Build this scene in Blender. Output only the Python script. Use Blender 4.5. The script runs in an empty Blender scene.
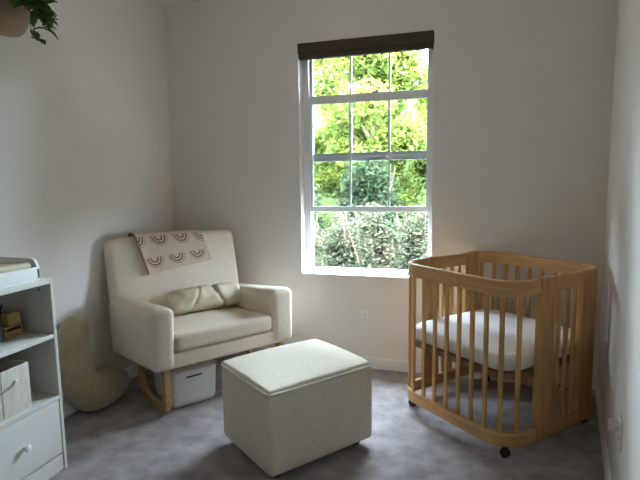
import bpy, bmesh, math, random
from mathutils import Matrix, Vector, noise

R = math.radians
random.seed(7)
S = bpy.context.scene
C = S.collection

# ------------------------------------------------------------------ camera
CAM_YAW, CAM_PITCH, CAM_ROLL, CAM_F = 0.2996, 0.1196, -0.0149, 499.83
cam_d = bpy.data.cameras.new('camera')
cam = bpy.data.objects.new('camera', cam_d)
C.objects.link(cam)
cam_d.sensor_fit = 'HORIZONTAL'
cam_d.sensor_width = 36.0
cam_d.lens = CAM_F / 640 * 36.0
cam_d.clip_start = 0.02
_cy, _sy, _cp, _sp = math.cos(CAM_YAW), math.sin(CAM_YAW), math.cos(CAM_PITCH), math.sin(CAM_PITCH)
_f0, _r0, _z = Vector((-_sy, _cy, 0)), Vector((_cy, _sy, 0)), Vector((0, 0, 1))
_f = _cp * _f0 - _sp * _z
_u = _cp * _z + _sp * _f0
_r = math.cos(CAM_ROLL) * _r0 + math.sin(CAM_ROLL) * _u
_u2 = math.cos(CAM_ROLL) * _u - math.sin(CAM_ROLL) * _r0
mw = Matrix((_r, _u2, -_f)).transposed().to_4x4()
mw.translation = Vector((0, 0, 1.4))
cam.matrix_world = mw
S.camera = cam

# ------------------------------------------------------------------ world, sun, fill light, exposure
W = bpy.data.worlds.new('sky')
S.world = W
W.use_nodes = True
nt = W.node_tree
nt.nodes.clear()
wo = nt.nodes.new('ShaderNodeOutputWorld')
bg = nt.nodes.new('ShaderNodeBackground')
bg.inputs['Color'].default_value = (0.65, 0.82, 1.0, 1)
# brighter overhead than near the horizon
w_tc = nt.nodes.new('ShaderNodeTexCoord')
w_sep = nt.nodes.new('ShaderNodeSeparateXYZ')
w_map = nt.nodes.new('ShaderNodeMapRange')
w_map.inputs['From Min'].default_value = 0.15
w_map.inputs['From Max'].default_value = 0.85
w_map.inputs['To Min'].default_value = 66.0
w_map.inputs['To Max'].default_value = 195.0
nt.links.new(w_tc.outputs['Generated'], w_sep.inputs[0])
nt.links.new(w_sep.outputs['Z'], w_map.inputs['Value'])
nt.links.new(w_map.outputs[0], bg.inputs['Strength'])
nt.links.new(bg.outputs[0], wo.inputs[0])

sun_d = bpy.data.lights.new('sun', 'SUN')
sun_d.energy = 40.0
sun_d.angle = R(0.6)
sun_d.color = (1.0, 0.93, 0.80)
sun = bpy.data.objects.new('sun', sun_d)
C.objects.link(sun)
sun.rotation_euler = Vector((-0.62, 0.16, -0.77)).to_track_quat('-Z', 'Y').to_euler()   # light travels over the roof onto the trees

def area(name, loc, aim, sx, sy, energy, col, portal=False):
    d = bpy.data.lights.new(name, 'AREA')
    d.shape = 'RECTANGLE'
    d.size, d.size_y = sx, sy
    d.energy = energy
    d.color = col
    if portal:
        d.cycles.is_portal = True
    o = bpy.data.objects.new(name, d)
    C.objects.link(o)
    o.location = loc
    o.rotation_euler = Vector(aim).to_track_quat('-Z', 'Y').to_euler()
    return o

WX0, WX1, WZ0, WZ1 = -1.240, -0.277, 0.688, 2.377     # window opening
D = 3.541                                              # back wall
XL, XR, CEIL = -2.341, 0.81, 2.76
YF = 0.20                                              # wall with the doorway the camera stands in
area('window_daylight', ((WX0 + WX1) / 2, D + 0.17, (WZ0 + WZ1) / 2), (0, -1, 0), WX1 - WX0, WZ1 - WZ0, 1, (1, 1, 1), portal=True)
area('hallway_fill_light', (-0.3, -0.75, 2.60), (0, 0, -1), 0.9, 0.9, 1.5, (1.0, 0.86, 0.70))  # added warm fill from behind the camera, no lamp seen there

vs = S.view_settings
S.display_settings.display_device = 'sRGB'
vs.view_transform = 'Standard'
vs.look = 'None'
vs.gamma = 1
vs.use_curve_mapping = False
vs.exposure = 0.22
S.cycles.max_bounces = 14
S.cycles.diffuse_bounces = 8
S.cycles.transparent_max_bounces = 16
S.cycles.caustics_reflective = False
S.cycles.caustics_refractive = False

# ------------------------------------------------------------------ materials
def mat(name, col, rough=0.7, var=0.0, scale=20.0, bump=0.0, bscale=None, spec=0.3, metal=0.0, stretch=None, sheen=0.0, col2=None):
    m = bpy.data.materials.new(name)
    m.use_nodes = True
    n = m.node_tree
    b = n.nodes['Principled BSDF']
    b.inputs['Roughness'].default_value = rough
    b.inputs['Specular IOR Level'].default_value = spec
    b.inputs['Metallic'].default_value = metal
    if sheen:
        b.inputs['Sheen Weight'].default_value = sheen
    b.inputs['Base Color'].default_value = (*col, 1)
    if var or bump or col2:
        tc = n.nodes.new('ShaderNodeTexCoord')
        mp = n.nodes.new('ShaderNodeMapping')
        n.links.new(tc.outputs['Object'], mp.inputs['Vector'])
        if stretch:
            mp.inputs['Scale'].default_value = stretch
        if var or col2:
            t = n.nodes.new('ShaderNodeTexNoise')
            t.inputs['Scale'].default_value = scale
            t.inputs['Detail'].default_value = 5
            n.links.new(mp.outputs[0], t.inputs['Vector'])
            r = n.nodes.new('ShaderNodeValToRGB')
            r.color_ramp.elements[0].position = 0.32
            r.color_ramp.elements[1].position = 0.68
            lo = tuple(c * (1 - var) for c in col)
            hi = col2 if col2 else tuple(min(1, c * (1 + var)) for c in col)
            r.color_ramp.elements[0].color = (*lo, 1)
            r.color_ramp.elements[1].color = (*hi, 1)
            n.links.new(t.outputs['Fac'], r.inputs['Fac'])
            n.links.new(r.outputs[0], b.inputs['Base Color'])
        if bump:
            t2 = n.nodes.new('ShaderNodeTexNoise')
            t2.inputs['Scale'].default_value = bscale or scale
            t2.inputs['Detail'].default_value = 4
            n.links.new(mp.outputs[0], t2.inputs['Vector'])
            bp = n.nodes.new('ShaderNodeBump')
            bp.inputs['Strength'].default_value = bump
            bp.inputs['Distance'].default_value = 0.01
            n.links.new(t2.outputs['Fac'], bp.inputs['Height'])
            n.links.new(bp.outputs[0], b.inputs['Normal'])
    return m

M = {}
M['wall'] = mat('wall_paint', (0.76, 0.715, 0.675), 0.75, 0.015, 3, 0.08, 90)
M['ceiling'] = mat('ceiling_paint', (0.82, 0.81, 0.79), 0.9)
M['trim'] = mat('trim_paint', (0.80, 0.79, 0.77), 0.4)
M['vinyl'] = mat('white_vinyl', (0.82, 0.84, 0.86), 0.35)
M['carpet'] = mat('carpet_pile', (0.35, 0.312, 0.305), 0.98, 0.28, 9, 0.9, 160, spec=0.05, sheen=0.2)
M['cream'] = mat('cream_woven_fabric', (0.71, 0.62, 0.505), 0.92, 0.05, 60, 0.25, 300, spec=0.1)
M['lumbar'] = mat('oatmeal_pillow_fabric', (0.58, 0.50, 0.37), 0.92, 0.05, 40, 0.25, 250, spec=0.1)
M['piping'] = mat('cream_piping', (0.76, 0.72, 0.65), 0.9, spec=0.1)
M['wood'] = mat('beech_wood', (0.50, 0.275, 0.105), 0.42, 0.16, 6, 0.04, 40, stretch=(6, 6, 0.8))
M['woodh'] = mat('beech_wood_rail', (0.52, 0.295, 0.120), 0.42, 0.14, 6, 0.04, 40, stretch=(1, 1, 8))
M['board'] = mat('dark_support_board', (0.24, 0.14, 0.075), 0.6, 0.1, 12)
M['legwood'] = mat('oak_leg_wood', (0.47, 0.30, 0.13), 0.45, 0.15, 8, stretch=(5, 1, 5))
M['sheet'] = mat('white_crib_sheet', (0.82, 0.80, 0.79), 0.9, 0.03, 30, 0.12, 60, spec=0.1)
M['tray'] = mat('white_tray_paint', (0.74, 0.73, 0.71), 0.5)
M['white'] = mat('pale_laminate', (0.61, 0.575, 0.535), 0.45, 0.015, 4)
M['whiteknob'] = mat('white_knob_paint', (0.84, 0.83, 0.82), 0.35)
M['bin'] = mat('pale_grey_bin_plastic', (0.60, 0.61, 0.61), 0.45, 0.02, 5)
M['dark'] = mat('dark_plastic', (0.025, 0.022, 0.02), 0.5)
M['slot'] = mat('black_recess', (0.012, 0.012, 0.012), 0.8)
M['pad'] = mat('tan_pad_vinyl', (0.50, 0.43, 0.30), 0.6, 0.05, 12)
M['cube'] = mat('greige_linen', (0.60, 0.54, 0.48), 0.95, 0.10, 45, 0.3, 200, spec=0.1, stretch=(1, 1, 0.4))
M['leather'] = mat('grey_leather_strap', (0.30, 0.26, 0.22), 0.6)
M['olive'] = mat('olive_grey_fleece', (0.36, 0.295, 0.19), 0.95, 0.10, 25, 0.5, 60, spec=0.05, sheen=0.3)
M['pot'] = mat('taupe_ceramic', (0.36, 0.235, 0.17), 0.6, 0.12, 14)
M['soil'] = mat('potting_soil', (0.05, 0.035, 0.02), 0.95, 0.2, 60)
M['cord'] = mat('jute_cord', (0.55, 0.45, 0.30), 0.9)
M['blind'] = mat('brown_blind_fabric', (0.066, 0.048, 0.036), 0.8, 0.18, 30, 0.2, 120, stretch=(1, 1, 12))
M['box'] = mat('brown_craft_wood', (0.42, 0.26, 0.14), 0.6, 0.12, 15)
M['ybox'] = mat('yellow_card', (0.42, 0.30, 0.10), 0.6, 0.1, 25)
M['pencil'] = mat('blue_grey_pen', (0.10, 0.12, 0.17), 0.4)
M['knobm'] = mat('satin_blush_knob', (0.72, 0.58, 0.52), 0.35)
M['outlet'] = mat('outlet_plastic', (0.78, 0.76, 0.74), 0.4)
M['metal'] = mat('grey_metal', (0.35, 0.35, 0.36), 0.4, metal=0.9)
M['bark'] = mat('tree_bark', (0.16, 0.11, 0.07), 0.9, 0.25, 20, 0.5, 20)
M['earth'] = mat('garden_groundcover', (0.010, 0.016, 0.006), 0.95, 0.5, 9, 1.0, 14, spec=0.0, col2=(0.034, 0.044, 0.014))
M['bounce_slab'] = mat('pale_bounce_concrete', (0.55, 0.52, 0.47), 0.9, 0.06, 5)

def glass_mat():
    m = bpy.data.materials.new('window_glass')
    m.use_nodes = True
    n = m.node_tree
    n.nodes.clear()
    o = n.nodes.new('ShaderNodeOutputMaterial')
    mix = n.nodes.new('ShaderNodeMixShader')
    t = n.nodes.new('ShaderNodeBsdfTransparent')
    t.inputs[0].default_value = (0.95, 0.97, 0.96, 1)
    g = n.nodes.new('ShaderNodeBsdfGlossy')
    g.inputs['Roughness'].default_value = 0.02
    f = n.nodes.new('ShaderNodeFresnel')
    f.inputs['IOR'].default_value = 1.45
    n.links.new(f.outputs[0], mix.inputs[0])
    n.links.new(t.outputs[0], mix.inputs[1])
    n.links.new(g.outputs[0], mix.inputs[2])
    n.links.new(mix.outputs[0], o.inputs[0])
    return m
M['glass'] = glass_mat()

def screen_mat():
    m = bpy.data.materials.new('insect_screen_mesh')
    m.use_nodes = True
    n = m.node_tree
    n.nodes.clear()
    o = n.nodes.new('ShaderNodeOutputMaterial')
    mix = n.nodes.new('ShaderNodeMixShader')
    mix.inputs[0].default_value = 0.34
    t = n.nodes.new('ShaderNodeBsdfTransparent')
    d = n.nodes.new('ShaderNodeBsdfDiffuse')
    d.inputs[0].default_value = (0.030, 0.032, 0.036, 1)
    n.links.new(t.outputs[0], mix.inputs[1])
    n.links.new(d.outputs[0], mix.inputs[2])
    n.links.new(mix.outputs[0], o.inputs[0])
    return m
M['screen'] = screen_mat()

def leaf_mat(name, c1, c2, trans=0.45, scale=1.3):
    m = bpy.data.materials.new(name)
    m.use_nodes = True
    n = m.node_tree
    n.nodes.clear()
    o = n.nodes.new('ShaderNodeOutputMaterial')
    tc = n.nodes.new('ShaderNodeTexCoord')
    t = n.nodes.new('ShaderNodeTexNoise')
    t.inputs['Scale'].default_value = scale
    t.inputs['Detail'].default_value = 6
    t.inputs['Roughness'].default_value = 0.75
    n.links.new(tc.outputs['Object'], t.inputs['Vector'])
    r = n.nodes.new('ShaderNodeValToRGB')
    r.color_ramp.elements[0].position = 0.36
    r.color_ramp.elements[1].position = 0.62
    r.color_ramp.elements[0].color = (*c1, 1)
    r.color_ramp.elements[1].color = (*c2, 1)
    n.links.new(t.outputs['Fac'], r.inputs['Fac'])
    d = n.nodes.new('ShaderNodeBsdfDiffuse')
    tr = n.nodes.new('ShaderNodeBsdfTranslucent')
    n.links.new(r.outputs[0], d.inputs[0])
    n.links.new(r.outputs[0], tr.inputs[0])
    mix = n.nodes.new('ShaderNodeMixShader')
    mix.inputs[0].default_value = trans
    n.links.new(d.outputs[0], mix.inputs[1])
    n.links.new(tr.outputs[0], mix.inputs[2])
    n.links.new(mix.outputs[0], o.inputs[0])
    return m
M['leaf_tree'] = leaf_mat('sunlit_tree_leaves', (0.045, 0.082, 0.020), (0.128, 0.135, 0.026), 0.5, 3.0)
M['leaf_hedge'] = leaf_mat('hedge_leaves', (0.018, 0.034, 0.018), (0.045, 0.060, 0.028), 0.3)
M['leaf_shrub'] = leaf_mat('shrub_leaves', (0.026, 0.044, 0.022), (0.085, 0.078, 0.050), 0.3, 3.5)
M['leaf_plant'] = leaf_mat('houseplant_leaves', (0.035, 0.075, 0.02), (0.12, 0.20, 0.06), 0.2, 9)

# ------------------------------------------------------------------ mesh helpers
class MB:
    """collects shapes as vertices and faces and links them as one mesh object"""
    def __init__(s):
        s.v, s.f = [], []

    def add(s, v, f, m=None):
        k = len(s.v)
        s.v += [(m @ Vector(p)) if m else Vector(p) for p in v]
        s.f += [tuple(i + k for i in q) for q in f]

    def rbox(s, c, size, r=0.0, n=1, a=2, fn=None, m=None):
        """box centred on c with rounded edges of radius r, n inner divisions, a arc steps; fn bends each point"""
        h = [x / 2 for x in size]
        r = min(r, min(h) * 0.999)
        ax = []
        for i in range(3):
            inn = h[i] - r
            L = [-inn + 2 * inn * k / n for k in range(n + 1)] if inn > 1e-6 else [0.0]
            if r > 1e-6:
                arcs = [r * math.tan(R(45) * k / a) for k in range(1, a + 1)]
                L = [-inn - x for x in reversed(arcs)] + L + [inn + x for x in arcs]
            ax.append(L)
        key, V, F = {}, [], []
        def vid(p):
            q = tuple(round(x, 7) for x in p)
            if q not in key:
                cl = [max(-(h[i] - r), min(h[i] - r, p[i])) for i in range(3)]
                d = Vector([p[i] - cl[i] for i in range(3)])
                o = Vector(cl) + (d.normalized() * r if d.length > 1e-9 and r > 1e-6 else d)
                if fn:
                    o = Vector(fn(o.x, o.y, o.z))
                key[q] = len(V)
                V.append(o + Vector(c))
            return key[q]
        for i in range(3):
            j, k = (i + 1) % 3, (i + 2) % 3
            for sg in (-1, 1):
                for x in range(len(ax[j]) - 1):
                    for y in range(len(ax[k]) - 1):
                        q = []
                        for (dx, dy) in ((0, 0), (1, 0), (1, 1), (0, 1)):
                            p = [0, 0, 0]
                            p[i], p[j], p[k] = sg * h[i], ax[j][x + dx], ax[k][y + dy]
                            q.append(vid(p))
                        if sg < 0:
                            q.reverse()
                        F.append(tuple(q))
        s.add(V, F, m)
        return s

    def lathe(s, prof, seg=24, m=None):
        """profile of (radius, height) pairs turned about z"""
        V, F = [], []
        for (r, z) in prof:
            for k in range(seg):
                t = 2 * math.pi * k / seg
                V.append((r * math.cos(t), r * math.sin(t), z))
        for i in range(len(prof) - 1):
            for k in range(seg):
                k2 = (k + 1) % seg
                F.append((i * seg + k, i * seg + k2, (i + 1) * seg + k2, (i + 1) * seg + k))
        F.append(tuple(range(seg - 1, -1, -1)))
        F.append(tuple((len(prof) - 1) * seg + k for k in range(seg)))
        s.add(V, F, m)
        return s

    def tube(s, pts, rad, seg=8, closed=False, m=None):
        pts = [Vector(p) for p in pts]
        n = len(pts)
        rr = rad if isinstance(rad, (list, tuple)) else [rad] * n
        V, F = [], []
        prev = None
        for i, p in enumerate(pts):
            a = pts[(i - 1) % n] if (closed or i > 0) else p
            b = pts[(i + 1) % n] if (closed or i < n - 1) else p
            t = (b - a).normalized()
            if prev is None:
                up = Vector((0, 0, 1)) if abs(t.z) < 0.9 else Vector((1, 0, 0))
                x = t.cross(up).normalized()
            else:
                x = (prev - t * prev.dot(t)).normalized()
            prev = x
            y = t.cross(x)
            for k in range(seg):
                q = 2 * math.pi * k / seg
                V.append(p + (x * math.cos(q) + y * math.sin(q)) * rr[i])
        for i in range(n if closed else n - 1):
            i2 = (i + 1) % n
            for k in range(seg):
                k2 = (k + 1) % seg
                F.append((i * seg + k, i * seg + k2, i2 * seg + k2, i2 * seg + k))
        if not closed:
            F.append(tuple(range(seg - 1, -1, -1)))
            F.append(tuple((n - 1) * seg + k for k in range(seg)))
        s.add(V, F, m)
        return s

    def ribbon(s, path, prof, closed=True, m=None):
        """sweep a closed profile of (outward, z) along a horizontal path of (x, y, nx, ny)"""
        V, F = [], []
        n, k = len(path), len(prof)
        for (x, y, nx, ny) in path:
            for (o, z) in prof:
                V.append((x + nx * o, y + ny * o, z))
        for i in range(n if closed else n - 1):
            i2 = (i + 1) % n
            for j in range(k):
                j2 = (j + 1) % k
                F.append((i * k + j, i2 * k + j, i2 * k + j2, i * k + j2))
        if not closed:
            F.append(tuple(range(k)))
            F.append(tuple((n - 1) * k + j for j in range(k - 1, -1, -1)))
        s.add(V, F, m)
        return s

    def build(s, name, material, parent=None, smooth=True, angle=40):
        me = bpy.data.meshes.new(name)
        me.from_pydata([tuple(p) for p in s.v], [], s.f)
        bm = bmesh.new()
        bm.from_mesh(me)
        bmesh.ops.recalc_face_normals(bm, faces=bm.faces)
        bm.to_mesh(me)
        bm.free()
        me.materials.append(material)
        if smooth:
            me.shade_smooth()
            me.set_sharp_from_angle(angle=R(angle))
        o = bpy.data.objects.new(name, me)
        C.objects.link(o)
        if parent:
            o.parent = parent
        return o

def tag(o, label=None, cat=None, group=None, kind=None):
    if label: o['label'] = label
    if cat: o['category'] = cat
    if group: o['group'] = group
    if kind: o['kind'] = kind
    return o

def thing(name, label, cat, loc=(0, 0, 0), rz=0.0, group=None, kind=None):
    o = bpy.data.objects.new(name, None)
    C.objects.link(o)
    o.empty_display_size = 0.1
    o.location = loc
    o.rotation_euler = (0, 0, rz)
    return tag(o, label, cat, group, kind)

def box(lo, hi, r=0.0, **k):
    c = [(a + b) / 2 for a, b in zip(lo, hi)]
    return c, [b - a for a, b in zip(lo, hi)], r

def slab(name, lo, hi, m, r=0.0, parent=None, kind='structure'):
    o = MB().rbox(*box(lo, hi, r)).build(name, m, parent)
    if kind and not parent:
        o['kind'] = kind
    return o

def rrect(L, Wd, r, n=6):
    P = []
    for (sx, sy, a0) in ((1, 1, 0), (-1, 1, 90), (-1, -1, 180), (1, -1, 270)):
        for k in range(n + 1):
            a = R(a0 + 90 * k / n)
            P.append((sx * (L / 2 - r) + r * math.cos(a), sy * (Wd / 2 - r) + r * math.sin(a), math.cos(a), math.sin(a)))
    return P

# ------------------------------------------------------------------ the setting
HY = -1.7
slab('floor', (XL - 0.2, HY - 0.2, -0.12), (XR + 0.2, D + 0.01, 0), M['carpet'])
slab('ceiling', (XL - 0.2, HY - 0.2, CEIL), (XR + 0.2, D + 0.2, CEIL + 0.12), M['ceiling'])
slab('wall_left', (XL - 0.15, YF - 0.12, 0), (XL, D + 0.18, CEIL), M['wall'])
RS = 0.165                                              # the right wall runs a little out of square
def xr_at(y):
    return 0.80 - RS * (D - y)
ya, yb_ = YF - 0.12, D + 0.18
b = MB()
b.add([(xr_at(ya), ya, 0), (xr_at(ya) + 0.9, ya, 0), (xr_at(yb_) + 0.25, yb_, 0), (xr_at(yb_), yb_, 0),
       (xr_at(ya), ya, CEIL), (xr_at(ya) + 0.9, ya, CEIL), (xr_at(yb_) + 0.25, yb_, CEIL), (xr_at(yb_), yb_, CEIL)],
      [(0, 1, 2, 3), (4, 5, 6, 7), (0, 1, 5, 4), (1, 2, 6, 5), (2, 3, 7, 6), (3, 0, 4, 7)])
b.build('wall_right', M['wall'], smooth=False)['kind'] = 'structure'
WT = 0.18
b = MB()
b.rbox(*box((XL, D, 0), (WX0, D + WT, CEIL)))
b.rbox(*box((WX1, D, 0), (XR, D + WT, CEIL)))
b.rbox(*box((WX0, D, 0), (WX1, D + WT, WZ0)))
b.rbox(*box((WX0, D, WZ1), (WX1, D + WT, CEIL)))
b.build('wall_back', M['wall'], smooth=False)['kind'] = 'structure'
DX0, DX1 = -1.95, 0.20                                  # unseen doorway, widened so the front wall bounces less light
b = MB()
b.rbox(*box((XL, YF - 0.12, 0), (DX0, YF, CEIL)))
b.rbox(*box((DX1, YF - 0.12, 0), (XR, YF, CEIL)))
b.rbox(*box((DX0, YF - 0.12, 2.06), (DX1, YF, CEIL)))
b.build('wall_front', M['wall'], smooth=False)['kind'] = 'structure'
b = MB()
b.rbox(*box((XL - 0.15, HY - 0.15, 0), (XR + 0.15, HY, CEIL)))
b.rbox(*box((XL - 0.15, HY, 0), (XL, YF - 0.12, CEIL)))
b.rbox(*box((XR, HY, 0), (XR + 0.15, YF - 0.12, CEIL)))
b.build('wall_hallway', mat('hallway_light_absorber', (0.22, 0.19, 0.16), 0.8), smooth=False)['kind'] = 'structure'  # unseen walls, coloured dark to cut fill on the ottoman sides

def baseboard(name, path):
    prof = [(0, 0), (0.014, 0), (0.014, 0.074), (0.010, 0.083), (0.004, 0.087), (0, 0.087)]
    b = MB().ribbon(path, prof, closed=False)
    o = b.build(name, M['trim'])
    o['kind'] = 'structure'
baseboard('baseboard_back', [(XL, D, 0, -1), (XR, D, 0, -1)])
baseboard('baseboard_left', [(XL, YF, 1, 0), (XL, D - 0.014, 1, 0)])
rn = (-math.cos(math.atan(RS)), math.sin(math.atan(RS)))
baseboard('baseboard_right', [(xr_at(YF), YF, *rn), (xr_at(D - 0.014), D - 0.014, *rn)])

# ---- window: raised lower sash over a fixed upper sash
win = thing('window_1', 'white single-hung window with grids, lower sash raised, in the back wall', 'window', ((WX0 + WX1) / 2, D, WZ0), kind='structure')
wx0, wx1, wz1 = WX0 - win.location.x, WX1 - win.location.x, WZ1 - WZ0
fy = 0.095
b = MB()
fw = 0.045
b.rbox(*box((wx0, fy, 0), (wx0 + fw, WT - 0.005, wz1), 0.003))
b.rbox(*box((wx1 - fw + 0.012, fy, 0), (wx1, WT - 0.005, wz1), 0.003))
b.rbox(*box((wx0 + fw, fy, 0), (wx1 - fw + 0.012, WT - 0.005, 0.035), 0.003))
b.rbox(*box((wx0 + fw, fy, wz1 - 0.04), (wx1 - fw + 0.012, WT - 0.005, wz1), 0.003))
b.build('frame', M['vinyl'], win)
slab('window_sill', (wx0, 0.002, 0.0), (wx1, fy, 0.010), M['trim'], 0.003, win)
sx0, sx1 = wx0 + fw, wx1 - fw + 0.012
gx = [-0.884 - win.location.x, -0.597 - win.location.x]
def sash(name, z0, z1, y0, y1, rail_b, rail_t, stile, grid_z):
    b = MB()
    b.rbox(*box((sx0, y0, z0), (sx0 + stile, y1, z1), 0.003))
    b.rbox(*box((sx1 - stile, y0, z0), (sx1, y1, z1), 0.003))
    b.rbox(*box((sx0 + stile, y0, z0), (sx1 - stile, y1, z0 + rail_b), 0.003))
    b.rbox(*box((sx0 + stile, y0, z1 - rail_t), (sx1 - stile, y1, z1), 0.003))
    o = b.build(name, M['vinyl'], win)
    ym = (y0 + y1) / 2
    MB().rbox(*box((sx0 + stile, ym - 0.002, z0 + rail_b), (sx1 - stile, ym + 0.002, z1 - rail_t))).build('glass_pane', M['glass'], o)
    g = MB()
    for x in gx:
        g.rbox(*box((x - 0.007, ym - 0.006, z0 + rail_b), (x + 0.007, ym + 0.006, z1 - rail_t)))
    for z in grid_z:
        g.rbox(*box((sx0 + stile, ym - 0.0055, z - 0.007), (sx1 - stile, ym + 0.0055, z + 0.007)))
    g.build('muntin_grid', M['vinyl'], o)
    return o
zz = lambda z: z - WZ0
up = sash('upper_sash', zz(1.538), wz1 - 0.04, 0.138, 0.160, 0.060, 0.03, 0.018, [zz(1.975)])
lo = sash('lower_sash', zz(1.160), zz(2.018), 0.105, 0.130, 0.040, 0.058, 0.018, [zz(1.572)])
lk = MB()
lk.rbox((0.06, 0.115, zz(2.018) + 0.006), (0.05, 0.018, 0.012), 0.003)
lk.rbox((0.075, 0.108, zz(2.018) + 0.014), (0.03, 0.010, 0.008), 0.003)
lk.build('sash_lock', M['metal'], lo)
lk = MB()
lk.rbox((0.06, 0.134, zz(1.598) + 0.004), (0.035, 0.007, 0.012), 0.003)
lk.build('lock_keeper', M['metal'], up)
slab('insect_screen', (sx0, 0.166, 0.035), (sx1, 0.168, zz(1.57)), M['screen'], 0, win)

# ---- roller blind
bl = thing('roller_blind', 'dark brown roller blind rolled up at the top of the window', 'blind', ((WX0 + WX1) / 2, D, WZ1 - 0.113))
MB().rbox(*box((wx0 + 0.001, -0.012, 0.036), (wx1 - 0.001, 0.052, 0.112), 0.004)).build('cassette', M['blind'], bl)
MB().rbox(*box((wx0 + 0.004, -0.004, 0.0), (wx1 - 0.004, 0.032, 0.034), 0.006)).build('bottom_rail', M['blind'], bl)

# ------------------------------------------------------------------ garden outside
GZ = -0.35
b = MB()
gv, gf = [], []
NX, NY = 28, 22
for j in range(NY + 1):
    for i in range(NX + 1):
        x = -16 + 28 * i / NX
        y = D + 0.18 + 22 * j / NY
        z = GZ + max(0, y - 7.5) * 0.10 + 4.2 * min(1, max(0, (y - 14.5) / 6)) ** 1.2 + 0.12 * noise.noise((x * 0.5, y * 0.5, 0)) * min(1, (y - D) / 2)
        gv.append((x, y, z))
for j in range(NY):
    for i in range(NX):
        k = j * (NX + 1) + i
        gf.append((k, k + 1, k + NX + 2, k + NX + 1))
b.add(gv, gf)
b.build('ground', M['earth'])['kind'] = 'structure'

slab('bounce_slab', (-8, D + WT, GZ - 0.1), (5, 5.05, GZ + 0.06), M['bounce_slab'])  # added unseen pale slab, bounces daylight up through the window

def leaves(mb, centres, n, size, rnd):
    V, F = [], []
    for _ in range(n):
        c, rad = rnd.choice(centres)
        d = Vector((rnd.gauss(0, 1), rnd.gauss(0, 1), rnd.gauss(0, 1))).normalized()
        q = rnd.random() ** 0.45
        p = Vector(c) + Vector((d.x * rad[0], d.y * rad[1], d.z * rad[2])) * q
        a = Vector((rnd.gauss(0, 1), rnd.gauss(0, 1), rnd.gauss(0, 0.6))).normalized()
        nn = (Vector((rnd.gauss(0, 0.7), rnd.gauss(0, 0.7), 1.0))).normalized()
        w = a.cross(nn).normalized()
        s = size * rnd.uniform(0.6, 1.3)
        k = len(V)
        V += [p - a * s, p + w * s * 0.45 - nn * s * 0.1, p + a * s, p - w * s * 0.45 - nn * s * 0.1]
        F += [(k, k + 1, k + 2), (k, k + 2, k + 3)]
    mb.add(V, F)

def tree(x, y, z0, h, w, n, label, seed, leafm, size=0.075, low=0.08, group=None):
    rnd = random.Random(seed)
    t = thing('tree', label, 'tree', (x, y, z0), 0, group)
    tr = MB()
    tr.tube([(0, 0, -0.1), (0.03, 0.02, h * 0.3), (-0.05, 0.05, h * 0.55), (0.04, 0, h * 0.85)], [0.13, 0.11, 0.08, 0.03], 8)
    for k in range(6):
        a = rnd.uniform(0, 6.28)
        zb = h * rnd.uniform(0.3, 0.6)
        tr.tube([(0, 0, zb), (math.cos(a) * w * 0.3, math.sin(a) * w * 0.3, zb + h * 0.12), (math.cos(a) * w * 0.6, math.sin(a) * w * 0.6, zb + h * 0.2)], [0.05, 0.035, 0.012], 6)
    tr.build('trunk', M['bark'], t)
    cs = []
    for k in range(26):
        a = rnd.uniform(0, 6.28)
        rr = w * 0.56 * math.sqrt(rnd.random())
        z = h * rnd.uniform(low + 0.1, 0.88)
        s = w * rnd.uniform(0.32, 0.44)
        cs.append(((math.cos(a) * rr, math.sin(a) * rr, z), (s, s, s * 0.8)))
    f = MB()
    leaves(f, cs, n, size, rnd)
    f.build('foliage', leafm, t, smooth=False)
    return t

def shrub(x, y, z0, h, w, n, label, seed, leafm, size=0.04, group=None):
    rnd = random.Random(seed)
    t = thing('shrub', label, 'shrub', (x, y, z0), 0, group)
    st = MB()
    for k in range(9):
        a = rnd.uniform(0, 6.28)
        r1 = w * rnd.uniform(0.2, 0.8)
        st.tube([(0.03 * math.cos(a), 0.03 * math.sin(a), -0.05), (math.cos(a) * r1 * 0.5, math.sin(a) * r1 * 0.5, h * 0.5), (math.cos(a) * r1, math.sin(a) * r1, h * rnd.uniform(0.75, 1.0))], [0.018, 0.012, 0.005], 6)
    st.build('stems', M['bark'], t)
    cs = []
    for k in range(16):
        a = rnd.uniform(0, 6.28)
        rr = w * 0.55 * math.sqrt(rnd.random())
        s = w * rnd.uniform(0.35, 0.45)
        cs.append(((math.cos(a) * rr, math.sin(a) * rr, h * rnd.uniform(0.3, 0.85)), (s, s, h * 0.24)))
    f = MB()
    leaves(f, cs, n, size, rnd)
    f.build('foliage', leafm, t, smooth=False)
    return t

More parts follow.
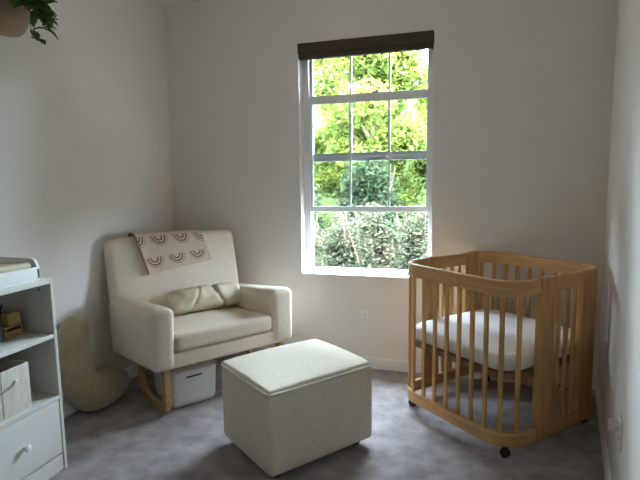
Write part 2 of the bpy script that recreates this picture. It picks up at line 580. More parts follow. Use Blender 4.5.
TG = 'leafy trees beyond the window'
TL = 'bright green leafy tree in the sunlit garden beyond the window'
for i, (x, y, h, w) in enumerate([(-4.65, 9.9, 4.9, 1.35), (-1.9, 9.8, 4.9, 1.35), (0.85, 9.8, 4.9, 1.35), (-6.0, 12.5, 6.3, 1.35), (-3.25, 12.5, 6.3, 1.35), (-0.5, 12.5, 6.3, 1.35), (2.2, 12.5, 6.3, 1.35)]):
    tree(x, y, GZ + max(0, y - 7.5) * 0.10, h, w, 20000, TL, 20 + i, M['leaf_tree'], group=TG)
for i, (x, y) in enumerate([(-4.2, 7.6), (-2.85, 7.5), (-1.5, 7.6), (-0.15, 7.5), (1.2, 7.6)]):
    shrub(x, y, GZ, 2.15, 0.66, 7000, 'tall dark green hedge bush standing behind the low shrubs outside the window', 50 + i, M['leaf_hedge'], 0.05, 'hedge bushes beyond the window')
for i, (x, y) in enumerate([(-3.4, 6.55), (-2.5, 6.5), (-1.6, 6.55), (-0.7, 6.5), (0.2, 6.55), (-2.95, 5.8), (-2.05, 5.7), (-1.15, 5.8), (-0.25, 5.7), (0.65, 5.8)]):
    shrub(x, y, GZ, 1.42, 0.46, 5000, 'low shrub with brown and green leaves just outside the window', 70 + i, M['leaf_shrub'], 0.034, 'low shrubs outside the window')

# ------------------------------------------------------------------ armchair
TH = R(55.4)
tdir = Vector((math.cos(TH), math.sin(TH), 0))
ddir = Vector((-math.sin(TH), math.cos(TH), 0))
CW = 0.985
P0 = Vector((-1.732, 2.352, 0))
chair = thing('armchair', 'wide cream upholstered nursery armchair on wooden sled legs in the corner', 'armchair', P0 + tdir * CW / 2 + ddir * 0.28, TH)
# local: x along the front (viewer's left to right), y to the back, origin mid-chair, front at y = -0.28
F0 = -0.28
h2 = CW / 2
MB().rbox(*box((-h2 + 0.03, F0 + 0.012, 0.298), (h2 - 0.03, 0.28, 0.394), 0.022), n=4, a=3).build('seat_frame', M['cream'], chair)
AW = 0.135
SK = 0.15
for sg in (-1, 1):
    aw = AW if sg < 0 else 0.165
    def arm_fn(x, y, z):
        top = max(0, (z + 0.2) / 0.4)
        return (x * (1 + 0.16 * top) - sg * 0.004 * top - SK * (y + 0.28), y,
                z + 0.012 * (1 - (2 * x / aw) ** 2) * max(0, z / 0.185) - ((0.015 if sg < 0 else 0.045) * max(0, (y + 0.28) / 0.56) if z > 0 else 0))
    MB().rbox((sg * (h2 - aw / 2), F0 + 0.28, 0.483), (aw, 0.56, 0.37), 0.042, 6, 4, arm_fn).build('arm', M['cream'], chair)
def cush_fn(x, y, z):
    k = (1 - (2 * x / 0.64) ** 2) * (1 - (2 * y / 0.5) ** 2)
    w = 0.004 * noise.noise((x * 9, y * 9, 3))
    return (x - SK * (y + 0.25), y, z + (0.022 * max(0, k) + w if z > 0 else 0))
SCW = CW - AW - 0.165 - 0.006
MB().rbox(((AW - 0.165) / 2, F0 + 0.25, 0.450), (SCW, 0.49, 0.108), 0.028, 10, 3, cush_fn).build('seat_cushion', M['cream'], chair)
# backrest, leaning back
BW, BT, BH = 0.94, 0.115, 0.685
tilt = R(12)
Mback = Matrix.Translation((-0.085, 0.245, 0.36)) @ Matrix.Rotation(-tilt, 4, 'X')
def back_fn(x, y, z):
    zt = (z + BH / 2) / BH
    k = (1 - (2 * x / BW) ** 2)
    taper = 1 - 0.01 * zt
    return (x * taper, y - (0.018 * max(0, k) * (1 - abs(2 * zt - 1) ** 2) if y < 0 else 0), z + BH / 2 + 0.012 * k * zt)
MB().rbox((0, 0, 0), (BW, BT, BH), 0.05, 8, 4, back_fn, Mback).build('backrest', M['cream'], chair)
# sled legs: front post, runner along the floor, rear post in one bent board
for sg in (-1, 1):
    lx = sg * (h2 - 0.085)
    path = [(F0 + 0.065, 0.30), (F0 + 0.06, 0.12), (F0 + 0.068, 0.055), (F0 + 0.10, 0.032), (F0 + 0.16, 0.026),
            (F0 + 0.33, 0.026), (F0 + 0.42, 0.036), (F0 + 0.47, 0.07), (F0 + 0.495, 0.13), (F0 + 0.51, 0.30)]
    V, F = [], []
    hw = [0.030, 0.030, 0.030, 0.030, 0.026, 0.026, 0.028, 0.028, 0.026, 0.026]
    for i, (y, z) in enumerate(path):
        a = path[max(0, i - 1)]; c = path[min(len(path) - 1, i + 1)]
        t = Vector((c[0] - a[0], c[1] - a[1])).normalized()
        nx, nz = -t.y, t.x
        for (o, xx) in ((-1, -0.017), (1, -0.017), (1, 0.017), (-1, 0.017)):
            V.append((lx + xx, y + nx * hw[i] * o, max(0.001, z + nz * hw[i] * o)))
    for i in range(len(path) - 1):
        for j in range(4):
            j2 = (j + 1) % 4
            F.append((i * 4 + j, i * 4 + j2, i * 4 + 4 + j2, i * 4 + 4 + j))
    F += [(0, 1, 2, 3), tuple(4 * (len(path) - 1) + j for j in (3, 2, 1, 0))]
    b = MB()
    b.add(V, F)
    o = b.build('sled_leg', M['legwood'], chair, angle=50)
    bv = o.modifiers.new('soft_edges', 'BEVEL')
    bv.width = 0.004
    bv.segments = 2
MB().rbox((0, 0.0, 0.283), (CW - 0.24, 0.05, 0.03), 0.004).build('cross_brace', M['legwood'], chair)

# lumbar pillow on the seat
lp = thing('lumbar_pillow', 'long wrinkled oatmeal lumbar pillow lying against the armchair backrest', 'pillow',
           chair.location + tdir * 0.03 + ddir * 0.12 + Vector((0, 0, 0.526)), TH)
def lum_fn(x, y, z):
    e = 1 - 0.22 * abs(2 * x / 0.56) ** 4
    w = 0.010 * noise.noise((x * 9, y * 8, z * 12)) + 0.009 * noise.noise((x * 22 + y * 34 - z * 20, y * 6, z * 14))
    pin = -0.016 * math.exp(-((x - 0.085 + z * 0.4) / 0.014) ** 2) - 0.008 * math.exp(-((x + 0.10 - z * 0.6) / 0.012) ** 2)
    s = e + (w + pin) / 0.075
    return (x, y * s + 0.25 * z, z * s + 0.078)
MB().rbox((0, 0, 0), (0.54, 0.13, 0.155), 0.055, 44, 5, lum_fn).build('cover', M['lumbar'], lp)

# rainbow blanket over the backrest
def rainbow_mat():
    m = bpy.data.materials.new('blush_rainbow_print_cloth')
    m.use_nodes = True
    n = m.node_tree
    bs = n.nodes['Principled BSDF']
    bs.inputs['Roughness'].default_value = 0.9
    uv = n.nodes.new('ShaderNodeUVMap')
    sp = n.nodes.new('ShaderNodeSeparateXYZ')
    n.links.new(uv.outputs[0], sp.inputs[0])
    def ma(op, a, b=None, c=None):
        k = n.nodes.new('ShaderNodeMath')
        k.operation = op
        for i, q in enumerate((a, b, c)):
            if q is None: continue
            if isinstance(q, (int, float)): k.inputs[i].default_value = q
            else: n.links.new(q, k.inputs[i])
        return k.outputs[0]
    # metres: u across, v down the hanging cloth
    row = ma('FLOOR', ma('DIVIDE', sp.outputs[1], 0.135))
    odd = ma('MODULO', row, 2.0)
    uu = ma('ADD', sp.outputs[0], ma('MULTIPLY', odd, 0.075))
    cx = ma('SUBTRACT', ma('MULTIPLY', ma('FRACT', ma('DIVIDE', uu, 0.155)), 0.155), 0.0775)
    cv = ma('SUBTRACT', ma('MULTIPLY', ma('FRACT', ma('DIVIDE', sp.outputs[1], 0.135)), 0.135), 0.092)
    d = ma('SQRT', ma('ADD', ma('MULTIPLY', cx, cx), ma('MULTIPLY', cv, cv)))
    ring = ma('GREATER_THAN', ma('SINE', ma('MULTIPLY', d, 2 * math.pi / 0.0200)), -0.15)
    lim = ma('MULTIPLY', ma('LESS_THAN', d, 0.063), ma('GREATER_THAN', d, 0.009))
    half = ma('LESS_THAN', cv, 0.004)
    msk = ma('MULTIPLY', ma('MULTIPLY', ring, lim), half)
    hem = ma('LESS_THAN', sp.outputs[0], 0.010)
    msk = ma('MAXIMUM', msk, hem)
    mx = n.nodes.new('ShaderNodeMix')
    mx.data_type = 'RGBA'
    n.links.new(msk, mx.inputs['Factor'])
    mx.inputs['A'].default_value = (0.58, 0.46, 0.36, 1)
    mx.inputs['B'].default_value = (0.20, 0.115, 0.085, 1)
    n.links.new(mx.outputs['Result'], bs.inputs['Base Color'])
    return m
M['rainbow'] = rainbow_mat()
blk = thing('blanket', 'blush blanket with brown rainbow prints draped over the armchair backrest', 'blanket')
blk.matrix_world = chair.matrix_basis @ Mback
def drape(u, v, off):
    """point on the cloth: u across, v from the rear hem over the top and down the front, all in metres"""
    # skewed rectangle in the plane of the front
    yb, yf, zt = BT / 2, -BT / 2, BH
    rr = 0.05
    k = 1 - (2 * u / BW) ** 2
    zt += 0.012 * k
    tb, tt = 0.10, BT - 2 * rr                  # rear drop, flat top
    arc = rr * math.pi / 2
    q = v
    if q < tb:
        return (u, yb + off, zt - rr - (tb - q))
    q -= tb
    if q < arc:
        a = q / rr
        return (u, yb - rr + (rr + off) * math.cos(a), zt - rr + (rr + off) * math.sin(a))
    q -= arc
    if q < tt:
        return (u, yb - rr - q, zt + off)
    q -= tt
    if q < arc:
        a = q / rr
        return (u, yf + rr - (rr + off) * math.sin(a), zt - rr + (rr + off) * math.cos(a))
    q -= arc
    zt2 = max(0.0, min(1.0, (zt - rr - q) / BH))
    return (u, yf - off - 0.018 * max(0, k) * (1 - abs(2 * zt2 - 1) ** 2), zt - rr - q)
def blanket_mesh(u0, u1, drop, lift, name, skew):
    NU, NV = 40, 44
    total = 0.10 + 0.05 * math.pi + 0.04 + drop
    V, F, UV = [], [], []
    for side in (0, 1):
        for j in range(NV + 1):
            for i in range(NU + 1):
                a, c = i / NU, j / NV
                v = total * c
                fr = max(0.0, v - 0.22)
                u = u0 + (u1 - u0) * a + skew * fr
                v2 = v + (-0.10 * (a - 0.5) if c > 0.5 else 0) * (c - 0.5)
                rip = 0.003 + 0.005 * abs(noise.noise((u * 7, v * 4, 1.7))) + (0.012 * math.exp(-(a / 0.07) ** 2))
                V.append(drape(u, v2, lift + rip + (0.004 if side else 0)))
                UV.append(((u1 - u0) * a, total - v))
    st = (NU + 1) * (NV + 1)
    for j in range(NV):
        for i in range(NU):
            k = j * (NU + 1) + i
            F.append((k, k + 1, k + NU + 2, k + NU + 1))
            F.append((st + k, st + k + NU + 1, st + k + NU + 2, st + k + 1))
    def edge(ids):
        for p, q in zip(ids, ids[1:]):
            F.append((p, q, st + q, st + p))
    edge([i for i in range(NU + 1)]); edge([NV * (NU + 1) + i for i in range(NU + 1)])
    edge([j * (NU + 1) for j in range(NV + 1)]); edge([j * (NU + 1) + NU for j in range(NV + 1)])
    b = MB()
    b.add(V, F)
    o = b.build(name, M['rainbow'], blk)
    uvl = o.data.uv_layers.new(name='UVMap')
    for l in o.data.loops:
        uvl.data[l.index].uv = UV[l.vertex_index]
    return o
blanket_mesh(-0.288, 0.190, 0.175, 0.004, 'cloth', 0.22)

# storage bin under the chair
sb = thing('storage_bin', 'pale grey storage bin with a dark grip slot tucked under the armchair', 'bin', chair.location + tdir * (-0.21) + ddir * (-0.03), TH)
def bin_fn(x, y, z):
    k = 0.94 + 0.06 * (z + 0.125) / 0.25
    return (x * k, y * k, z)
MB().rbox((0, 0, 0.127), (0.315, 0.33, 0.248), 0.04, 2, 5, bin_fn).build('body', M['bin'], sb)
MB().tube([(x, y, 0.238) for (x, y, _, _) in rrect(0.318, 0.333, 0.042)], 0.006, 8, True).build('rim', M['bin'], sb)
MB().rbox((-0.005, -0.161, 0.200), (0.105, 0.010, 0.011), 0.005).build('grip_slot', M['slot'], sb)

# ------------------------------------------------------------------ ottoman
OA = R(53)
ox, oy = Vector((math.cos(OA), math.sin(OA), 0)), Vector((-math.sin(OA), math.cos(OA), 0))
OW, OD = 0.630, 0.515
of = Vector((-0.862, 1.975, 0))
ott = thing('ottoman', 'square cream upholstered ottoman in front of the armchair', 'ottoman', of + ox * OW / 2 + oy * OD / 2, OA)
def ott_fn(x, y, z):
    t = (z + 0.2) / 0.4
    bx = 1 + (0.004 + 0.012 * t) * (1 - (2 * y / OD) ** 2)
    by = 1 + (0.004 + 0.012 * t) * (1 - (2 * x / OW) ** 2)
    return (x * bx, y * by, z)
MB().rbox((0, 0, 0.236), (OW, OD, 0.400), 0.026, 10, 3, ott_fn).build('body', M['cream'], ott)
def top_fn(x, y, z):
    k = (1 - (2 * x / OW) ** 2) * (1 - (2 * y / OD) ** 2)
    bx = 1 + 0.018 * (1 - (2 * y / OD) ** 2)
    by = 1 + 0.018 * (1 - (2 * x / OW) ** 2)
    return (x * bx, y * by, z + (0.034 * max(0, k) ** 0.75 if z > 0 else 0))
MB().rbox((0, 0, 0.438), (OW - 0.006, OD - 0.006, 0.034), 0.016, 12, 3, top_fn).build('top_panel', M['cream'], ott)
pp = []
for (x, y, nx, ny) in rrect(OW - 0.002, OD - 0.002, 0.03, 5):
    pp.append((x, y))
dense = []
for (a, c) in zip(pp, pp[1:] + pp[:1]):
    m_ = 8 if math.hypot(a[0] - c[0], a[1] - c[1]) > 0.1 else 1
    dense += [(a[0] + (c[0] - a[0]) * q / m_, a[1] + (c[1] - a[1]) * q / m_) for q in range(m_)]
MB().tube([(x * (1 + 0.018 * max(0, 1 - (2 * y / OD) ** 2)), y * (1 + 0.018 * max(0, 1 - (2 * x / OW) ** 2)), 0.440) for (x, y) in dense], 0.0055, 8, True).build('piping', M['piping'], ott)
for sx in (-1, 1):
    for sy in (-1, 1):
        MB().lathe([(0.017, 0.0), (0.022, 0.006), (0.024, 0.042)], 16, Matrix.Translation((sx * (OW / 2 - 0.07), sy * (OD / 2 - 0.07), 0))).build('foot', M['dark'], ott)

# ------------------------------------------------------------------ crib
CA = R(-41.27)
crib = thing('mini_crib', 'rounded natural beech mini crib on castors in the right back corner', 'crib', (0.141, 3.009, 0), CA)
L, WD, RC = 0.82, 0.812, 0.158
path = rrect(L, WD, RC, 10)
ZT, ZB = 0.907, 0.072
MB().ribbon(path, [(0, ZT - 0.074), (0, ZT - 0.004), (-0.004, ZT), (-0.022, ZT), (-0.026, ZT - 0.004), (-0.026, ZT - 0.074)]).build('top_rail', M['woodh'], crib)
MB().ribbon(path, [(0.0, ZB), (0.0, ZB + 0.062), (-0.004, ZB + 0.066), (-0.026, ZB + 0.066), (-0.030, ZB + 0.062), (-0.030, ZB)]).build('bottom_rail', M['woodh'], crib)
def on_outline(s):
    """arc length s from the middle of the front side -> point, normal angle"""
    fl = L / 2 - RC
    sg = 1 if s >= 0 else -1
    s = abs(s)
    if s <= fl:
        return (sg * s, -WD / 2), R(-90)
    a = (s - fl) / RC
    return (sg * (fl + RC * math.sin(a)), -(WD / 2 - RC) - RC * math.cos(a)), R(-90) + sg * a
zs0, zs1 = ZB + 0.064, ZT - 0.072
def slat(x, y, ang, w, name='slat', t=0.016):
    m = Matrix.Translation((x - 0.013 * math.cos(ang), y - 0.013 * math.sin(ang), (zs0 + zs1) / 2)) @ Matrix.Rotation(ang + R(90), 4, 'Z')
    MB().rbox((0, 0, 0), (w, t, zs1 - zs0), 0.004, 1, 2, None, m).build(name, M['wood'], crib)
for half in (1, -1):
    for k in range(-5, 6):
        (x, y), an = on_outline((k * 0.088 - 0.012) * half)
        if half < 0:
            y, an = -y, -an
        slat(x, y, an, 0.024)
for sx, an in ((1, 0), (-1, R(180))):
    for yy in (-0.025, 0.043, 0.111):
        slat(sx * L / 2, yy, an, 0.026)
    for yc, wb in ((-0.135, 0.115), (0.222, 0.125)):
        MB().rbox((sx * (L / 2 - 0.011), yc, (ZB + ZT) / 2 + 0.001), (0.034, wb, ZT - ZB + 0.004), 0.004).build('side_board', M['wood'], crib)
# mattress support
b = MB()
ip = rrect(L - 0.064, WD - 0.064, RC - 0.03, 8)
b.ribbon(ip, [(0, 0.408), (0, 0.436), (-0.05, 0.436), (-0.05, 0.408)])
for k in range(5):
    b.rbox((0, -0.26 + 0.13 * k, 0.428), (L - 0.10 - (0.12 if k in (0, 4) else 0), 0.06, 0.012), 0.002)
b.build('mattress_support', M['board'], crib)
for (sx, sy) in ((1, 1), (1, -1), (-1, 1), (-1, -1)):
    k = RC * (1 - math.sqrt(0.5)) + 0.022
    cb = MB()
    m = Matrix.Translation((sx * (L / 2 - k), sy * (WD / 2 - k), 0))
    cb.lathe([(0.009, 0.045), (0.009, 0.074)], 10, m)
    cb.rbox((0, 0.0, 0.046), (0.024, 0.026, 0.018), 0.005, 1, 2, None, m)
    for q in (-0.009, 0.009):
        cb.lathe([(0.018, -0.005), (0.0235, -0.003), (0.0235, 0.003), (0.018, 0.005)], 18, m @ Matrix.Translation((0, q, 0.0245)) @ Matrix.Rotation(R(90), 4, 'X'))
    cb.build('castor', M['dark'], crib)
# mattress
mt = thing('crib_mattress', 'white sheeted mattress lying inside the beech crib', 'mattress', (0.141, 3.009, 0.437), CA)
b = MB()
rings = []
for (ins, z) in ((0.022, 0.0), (0.006, 0.008), (0.0, 0.02), (0.0, 0.066), (0.006, 0.080), (0.020, 0.088), (0.06, 0.091)):
    rings.append([(x, y, z) for (x, y, _, _) in rrect(L - 0.085 - 2 * ins, WD - 0.085 - 2 * ins, RC - 0.045 - ins * 0.6, 8)])
V = [p for r_ in rings for p in r_]
k = len(rings[0])
F = [(i * k + j, i * k + (j + 1) % k, (i + 1) * k + (j + 1) % k, (i + 1) * k + j) for i in range(len(rings) - 1) for j in range(k)]
F += [tuple(range(k - 1, -1, -1)), tuple((len(rings) - 1) * k + j for j in range(k))]
b.add(V, F)
b.build('sheet', M['sheet'], mt)

# ------------------------------------------------------------------ changing dresser
dx0, dx1, dy0, dy1, dh = -2.322, -1.905, 0.98, 1.858, 0.955
dr = thing('changing_dresser', 'white open shelf changing dresser with a drawer along the left wall', 'dresser', (dx0, dy0, 0))
w_, l_ = dx1 - dx0, dy1 - dy0
b = MB()
t = 0.018
b.rbox(*box((0, 0, 0), (w_, t, dh), 0.0015))
b.rbox(*box((0, l_ - t, 0), (w_, l_, dh), 0.0015))
b.rbox(*box((0, t, dh - 0.022), (w_ - 0.001, l_ - t, dh), 0.0015))
b.rbox(*box((0, t, 0.668), (w_ - 0.002, l_ - t, 0.688), 0.0015))
b.rbox(*box((0, t, 0.362), (w_ - 0.002, l_ - t, 0.382), 0.0015))
b.rbox(*box((0, t, 0.082), (w_ - 0.02, l_ - t, 0.098), 0.0015))
b.rbox(*box((0, t, 0.098), (0.006, l_ - t, dh - 0.022)))
b.build('carcass', M['white'], dr)
MB().rbox(*box((w_ - 0.02, t + 0.001, 0.002), (w_ - 0.004, l_ - t - 0.001, 0.081), 0.002)).build('plinth', M['white'], dr)
df = MB().rbox(*box((w_ - 0.02, t + 0.004, 0.091), (w_ - 0.001, l_ - t - 0.004, 0.359), 0.003)).build('drawer', M['white'], dr)
for yy in (l_ - (1.858 - 1.628), 0.213):
    MB().lathe([(0.007, 0), (0.007, 0.012), (0.014, 0.018), (0.0165, 0.024), (0.013, 0.030), (0.006, 0.032)], 18,
               Matrix.Translation((w_ - 0.001, yy, 0.226)) @ Matrix.Rotation(R(90), 4, 'Y')).build('knob', M['whiteknob'], df)
# dark peg hole near the top of the far side panel
MB().lathe([(0.005, 0), (0.005, 0.002)], 12, Matrix.Translation((w_ - 0.07, l_ - t, dh - 0.055)) @ Matrix.Rotation(R(90), 4, 'X')).build('screw_cap', M['dark'], dr)

# changing tray and its pad
tr = thing('changing_tray', 'white changing tray with raised ends on top of the dresser', 'tray', (-2.325, 1.08, dh))
tw, tl = 0.405, 0.725
b = MB()
b.rbox(*box((0, 0, 0.0), (tw, tl, 0.012), 0.002))
b.rbox(*box((tw - 0.016, 0, 0.010), (tw, tl, 0.066), 0.004))
b.rbox(*box((0, 0, 0.010), (0.016, tl, 0.058), 0.004))
for yy in (0.0, tl - 0.016):
    def end_fn(x, y, z):
        return (x, y, z)
    prof = [(0, 0.010), (tw, 0.010), (tw, 0.056), (tw - 0.004, 0.076), (tw - 0.018, 0.096), (tw - 0.042, 0.106), (0.05, 0.106), (0, 0.106)]
    V = [(x, yy, z) for x, z in prof] + [(x, yy + 0.016, z) for x, z in prof]
    k = len(prof)
    F = [tuple(range(k)), tuple(range(2 * k - 1, k - 1, -1))] + [(i, (i + 1) % k, k + (i + 1) % k, k + i) for i in range(k)]
    b.add(V, F)
b.build('tray', M['tray'], tr)
pd = thing('changing_pad', 'tan contoured changing pad lying in the white tray', 'changing pad', (-2.325 + tw / 2, 1.08 + tl / 2, dh + 0.0125))
def pad_fn(x, y, z):
    return (x, y, z + 0.034 + (0.030 * max(0, -2 * x / 0.36) ** 2 + 0.012 * max(0, 2 * x / 0.36) ** 2 if z > 0 else 0))
MB().rbox((0, 0, 0), (0.366, 0.686, 0.066), 0.018, 8, 3, pad_fn).build('cover', M['pad'], pd)

# fabric cube on the middle shelf
for yc, lab in [(1.565, 'greige linen storage cube with a strap handle on the dresser middle shelf')]:
    cb = thing('storage_cube', lab, 'storage cube', (-2.095, yc, 0.3825))
    b = MB()
    hw, hd, hh, th_ = 0.143, 0.165, 0.215, 0.006
    b.rbox(*box((-hd, -hw, 0), (hd, hw, 0.006), 0.002))
    for sg in (-1, 1):
        b.rbox(*box((sg * hd - (th_ if sg > 0 else 0), -hw, 0.003), (sg * hd + (0 if sg > 0 else th_), hw, hh), 0.002))
        b.rbox(*box((-hd + 0.001, sg * hw - (th_ if sg > 0 else 0), 0.003), (hd - 0.001, sg * hw + (0 if sg > 0 else th_), hh), 0.002))
    b.build('body', M['cube'], cb)
    MB().rbox((hd + 0.0006, 0, hh / 2), (0.0016, 0.004, hh - 0.01), 0.0006).build('seam', M['leather'], cb)
    b = MB()
    b.tube([(hd + 0.001, -0.068, 0.150), (hd + 0.012, -0.04, 0.137), (hd + 0.016, 0, 0.134), (hd + 0.012, 0.04, 0.137), (hd + 0.001, 0.068, 0.150)], 0.006, 8)
    hs = b.build('handle_strap', M['leather'], cb)
    for sg in (-1, 1):
        MB().lathe([(0.009, 0), (0.009, 0.003), (0.006, 0.006)], 12, Matrix.Translation((hd, sg * 0.070, 0.152)) @ Matrix.Rotation(R(90), 4, 'Y')).build('rivet', M['whiteknob'], hs)

# small things on the upper shelf
sz = 0.6885
cd = thing('craft_box', 'brown wooden box with a slot on the dresser top shelf', 'box', (-2.095, 1.752, sz))
b = MB()
b.rbox(*box((-0.045, -0.049, 0), (0.045, 0.049, 0.010), 0.002))
for sg in (-1, 1):
    b.rbox(*box((-0.045, sg * 0.045 - 0.004, 0.008), (0.045, sg * 0.045 + 0.004, 0.050), 0.002))
b.rbox(*box((-0.045, -0.045, 0.008), (-0.038, 0.045, 0.050), 0.002))
b.rbox(*box((-0.045, -0.049, 0.046), (0.045, 0.049, 0.054), 0.002))
b.build('case', M['box'], cd)
MB().rbox(*box((0.034, -0.040, 0.011), (0.042, 0.040, 0.032), 0.001)).build('drawer', M['box'], cd)
yb = thing('card_box', 'small yellow picture box standing on the brown wooden box', 'box', (-2.085, 1.765, sz + 0.0545))
MB().rbox(*box((-0.03, -0.035, 0), (0.03, 0.035, 0.062), 0.003)).build('carton', M['ybox'], yb)
MB().rbox(*box((0.0295, -0.028, 0.012), (0.0308, 0.0, 0.05), 0.0005)).build('picture_panel', M['box'], yb)
pc = thing('pen_cup', 'dark pen cup beside the brown box on the dresser top shelf', 'cup', (-2.075, 1.668, sz))
MB().lathe([(0.033, 0), (0.035, 0.004), (0.036, 0.085), (0.033, 0.085), (0.032, 0.008), (0.001, 0.007)], 20).build('cup', M['pencil'], pc)
pens = [(-0.012, 0.010, 0.06, 'pencil', 'dark blue pen leaning in the pen cup'), (0.012, -0.006, -0.02, 'whiteknob', 'white pen leaning in the pen cup'),
        (0.004, 0.018, 0.11, 'dark', 'black pen leaning in the pen cup'), (-0.006, -0.016, -0.08, 'metal', 'grey metal pen leaning in the pen cup')]
for (px, py, ln, mk_, lab) in pens:
    o = MB().tube([(0, 0, 0), (0.0, ln * 0.35, 0.15), (0.0, ln * 0.38, 0.158)], [0.0042, 0.0042, 0.001], 8).build('pen', M[mk_])
    o.location = (-2.075 + px, 1.668 + py * 0.6, sz + 0.010)
    tag(o, lab, 'pen', 'pens in the cup')

# ------------------------------------------------------------------ crescent floor pillow
cp = thing('nursing_pillow', 'olive grey crescent pillow leaning between the dresser and the armchair', 'pillow', (-2.195, 2.41, 0))
ctrl = [(-0.085, 0.622), (-0.088, 0.610), (-0.097, 0.565), (-0.120, 0.46), (-0.130, 0.34), (-0.105, 0.225), (-0.03, 0.145), (0.08, 0.115), (0.165, 0.118), (0.225, 0.132), (0.255, 0.142), (0.264, 0.145)]
rad = [0.006, 0.040, 0.076, 0.096, 0.097, 0.103, 0.116, 0.114, 0.104, 0.078, 0.040, 0.006]
def cr(P, n):
    out = []
    for i in range(len(P) - 1):
        p0, p1, p2, p3 = P[max(0, i - 1)], P[i], P[i + 1], P[min(len(P) - 1, i + 2)]
        for k in range(n):
            t = k / n
            out.append(tuple(0.5 * ((2 * b_) + (-a_ + c_) * t + (2 * a_ - 5 * b_ + 4 * c_ - d_) * t * t + (-a_ + 3 * b_ - 3 * c_ + d_) * t ** 3) for a_, b_, c_, d_ in zip(p0, p1, p2, p3)))
    out.append(P[-1])
    return out
P = cr([(-0.01 - 0.035 * min(1, z / 0.5), y, z, r) for (y, z), r in zip(ctrl, rad)], 8)
b = MB()
b.tube([p[:3] for p in P], [max(0.004, p[3]) for p in P], 28)
for i, v in enumerate(b.v):
    w = 0.010 * noise.noise((v.x * 9, v.y * 9, v.z * 9)) + 0.006 * noise.noise((v.x * 30, v.y * 22, v.z * 26))
    v.z += w
    v.y += w
    v.z = max(v.z, 0.002)
b.build('cushion', M['olive'], cp)

# ------------------------------------------------------------------ added ceiling fill light (unseen, above the frame)
cl = thing('ceiling_fill_light', 'unseen round fill light added under the ceiling to brighten the walls', 'fill light', (-0.85, 2.50, CEIL))
MB().lathe([(0.001, -0.0), (0.225, -0.0), (0.225, -0.022), (0.001, -0.022)], 40).build('base', M['white'], cl)
gm = bpy.data.materials.new('fill_light_glow')
gm.use_nodes = True
ge = gm.node_tree.nodes['Principled BSDF']
ge.inputs['Base Color'].default_value = (0.85, 0.83, 0.8, 1)
ge.inputs['Emission Color'].default_value = (1.0, 0.80, 0.60, 1)
ge.inputs['Emission Strength'].default_value = 4.0
MB().lathe([(0.205, -0.022), (0.205, -0.045), (0.185, -0.075), (0.14, -0.098), (0.08, -0.110), (0.001, -0.114)], 40).build('fill_dome', gm, cl)

# ------------------------------------------------------------------ wall outlet
def outlet(label, loc, rz):
    ou = thing('wall_outlet', label, 'outlet', loc, rz)
    MB().rbox((0, -0.003, 0), (0.072, 0.006, 0.116), 0.0028, 1, 2).build('cover_plate', M['outlet'], ou)
    for sg in (-1, 1):
        so = MB().rbox((0, -0.0065, sg * 0.020), (0.034, 0.004, 0.028), 0.0015, 1, 2).build('socket', M['outlet'], ou)
        b = MB()
        for xx in (-0.006, 0.006):
            b.rbox((xx, -0.0085, sg * 0.020 + 0.003), (0.002, 0.001, 0.008))
        b.rbox((0, -0.0085, sg * 0.020 - 0.007), (0.004, 0.001, 0.004))
        b.build('slots', M['slot'], so)
    return ou
outlet('white double wall outlet below the window on the back wall', (-0.754, D, 0.387), 0)
RA = -math.pi / 2 - math.atan(RS)
PY = 2.06
outlet('white wall outlet with a round plug in it on the right wall', (xr_at(PY), PY, 0.425), RA)
pg = thing('plug', 'pale blush round plug sticking out of the right wall outlet', 'plug', (xr_at(PY) + rn[0] * 0.0095, PY + rn[1] * 0.0095, 0.449), RA)
MB().lathe([(0.013, 0.0), (0.018, 0.003), (0.019, 0.016), (0.022, 0.019), (0.024, 0.024), (0.024, 0.031), (0.021, 0.036), (0.010, 0.038)], 24, Matrix.Rotation(R(90), 4, 'X')).build('plug_body', M['knobm'], pg)

# ------------------------------------------------------------------ hanging plant
hp = thing('hanging_plant', 'leafy trailing plant in a taupe pot hanging by the left wall', 'plant', (-2.10, 1.91, 2.095))
MB().lathe([(0.030, 0.0), (0.048, 0.004), (0.066, 0.020), (0.080, 0.045), (0.089, 0.075), (0.093, 0.11), (0.093, 0.15), (0.088, 0.15), (0.085, 0.135), (0.001, 0.132)], 28).build('pot', M['pot'], hp)
MB().lathe([(0.001, 0.133), (0.083, 0.137), (0.001, 0.140)], 20).build('soil', M['soil'], hp)
b = MB()
top = (0, 0, CEIL - 2.095 - 0.03)
for k in range(3):
    a = R(30 + 120 * k)
    b.tube([(0.091 * math.cos(a), 0.091 * math.sin(a), 0.145), top], 0.002, 6)
b.tube([top, (0, 0, CEIL - 2.095)], 0.003, 6)
b.build('hanging_cord', M['cord'], hp)
rnd = random.Random(5)
lf, stm = MB(), MB()
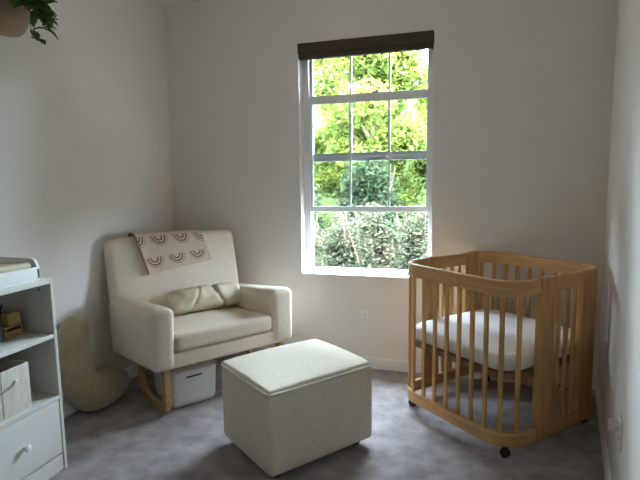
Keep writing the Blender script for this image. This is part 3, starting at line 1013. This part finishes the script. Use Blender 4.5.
def leaf(mb, p, d, up, s):
    d = d.normalized()
    w = d.cross(up).normalized()
    nn = w.cross(d).normalized()
    V = []
    for (q, ww, dz) in ((0, 0.03, 0), (0.2, 0.36, 0.03), (0.5, 0.42, 0.03), (0.8, 0.22, -0.04), (1.0, 0.02, -0.14)):
        c = p + d * s * q + nn * s * dz
        V += [c - w * s * ww + nn * s * 0.08, c, c + w * s * ww + nn * s * 0.08]
    F = []
    for i in range(4):
        for j in range(2):
            F.append((i * 3 + j, i * 3 + j + 1, i * 3 + j + 4, i * 3 + j + 3))
    mb.add(V, F)
vines = []
for k in range(60):
    a = rnd.uniform(0, 2 * math.pi)
    L1 = rnd.uniform(0.04, 0.13)
    pts = [Vector((0.05 * math.cos(a), 0.05 * math.sin(a), 0.14))]
    pts.append(pts[0] + Vector((0.05 * math.cos(a), 0.05 * math.sin(a), rnd.uniform(0.02, 0.09))))
    pts.append(pts[1] + Vector((L1 * 0.5 * math.cos(a), L1 * 0.5 * math.sin(a), -L1 * 0.6)))
    vines.append((pts, a))
for (yy, zz_) in ((0.125, 0.02), (0.145, 0.06), (0.12, 0.07), (0.11, 0.05), (0.135, 0.10), (0.14, 0.09)):
    xx = rnd.uniform(-0.02, 0.08)
    a = math.atan2(yy, xx)
    pts = [Vector((0.04 * math.cos(a), 0.04 * math.sin(a), 0.14)), Vector((xx * 0.8, yy * 0.75, 0.185)), Vector((xx, yy, 0.12)), Vector((xx, yy + 0.01, zz_))]
    vines.append((pts, a))
for pts, a in vines:
    stm.tube(pts, 0.002, 5)
    for p in pts[1:]:
        for q in range(2):
            dv = Vector((math.cos(a + rnd.uniform(-0.9, 0.9)), math.sin(a + rnd.uniform(-0.9, 0.9)), rnd.uniform(-1.0, 0.5)))
            leaf(lf, p + Vector((rnd.uniform(-.01, .01), rnd.uniform(-.01, .01), 0)), dv, Vector((0.2, 0.1, 1)), rnd.uniform(0.045, 0.075))
stm.build('stems', M['leaf_plant'], hp)
lf.build('leaves', M['leaf_plant'], hp)
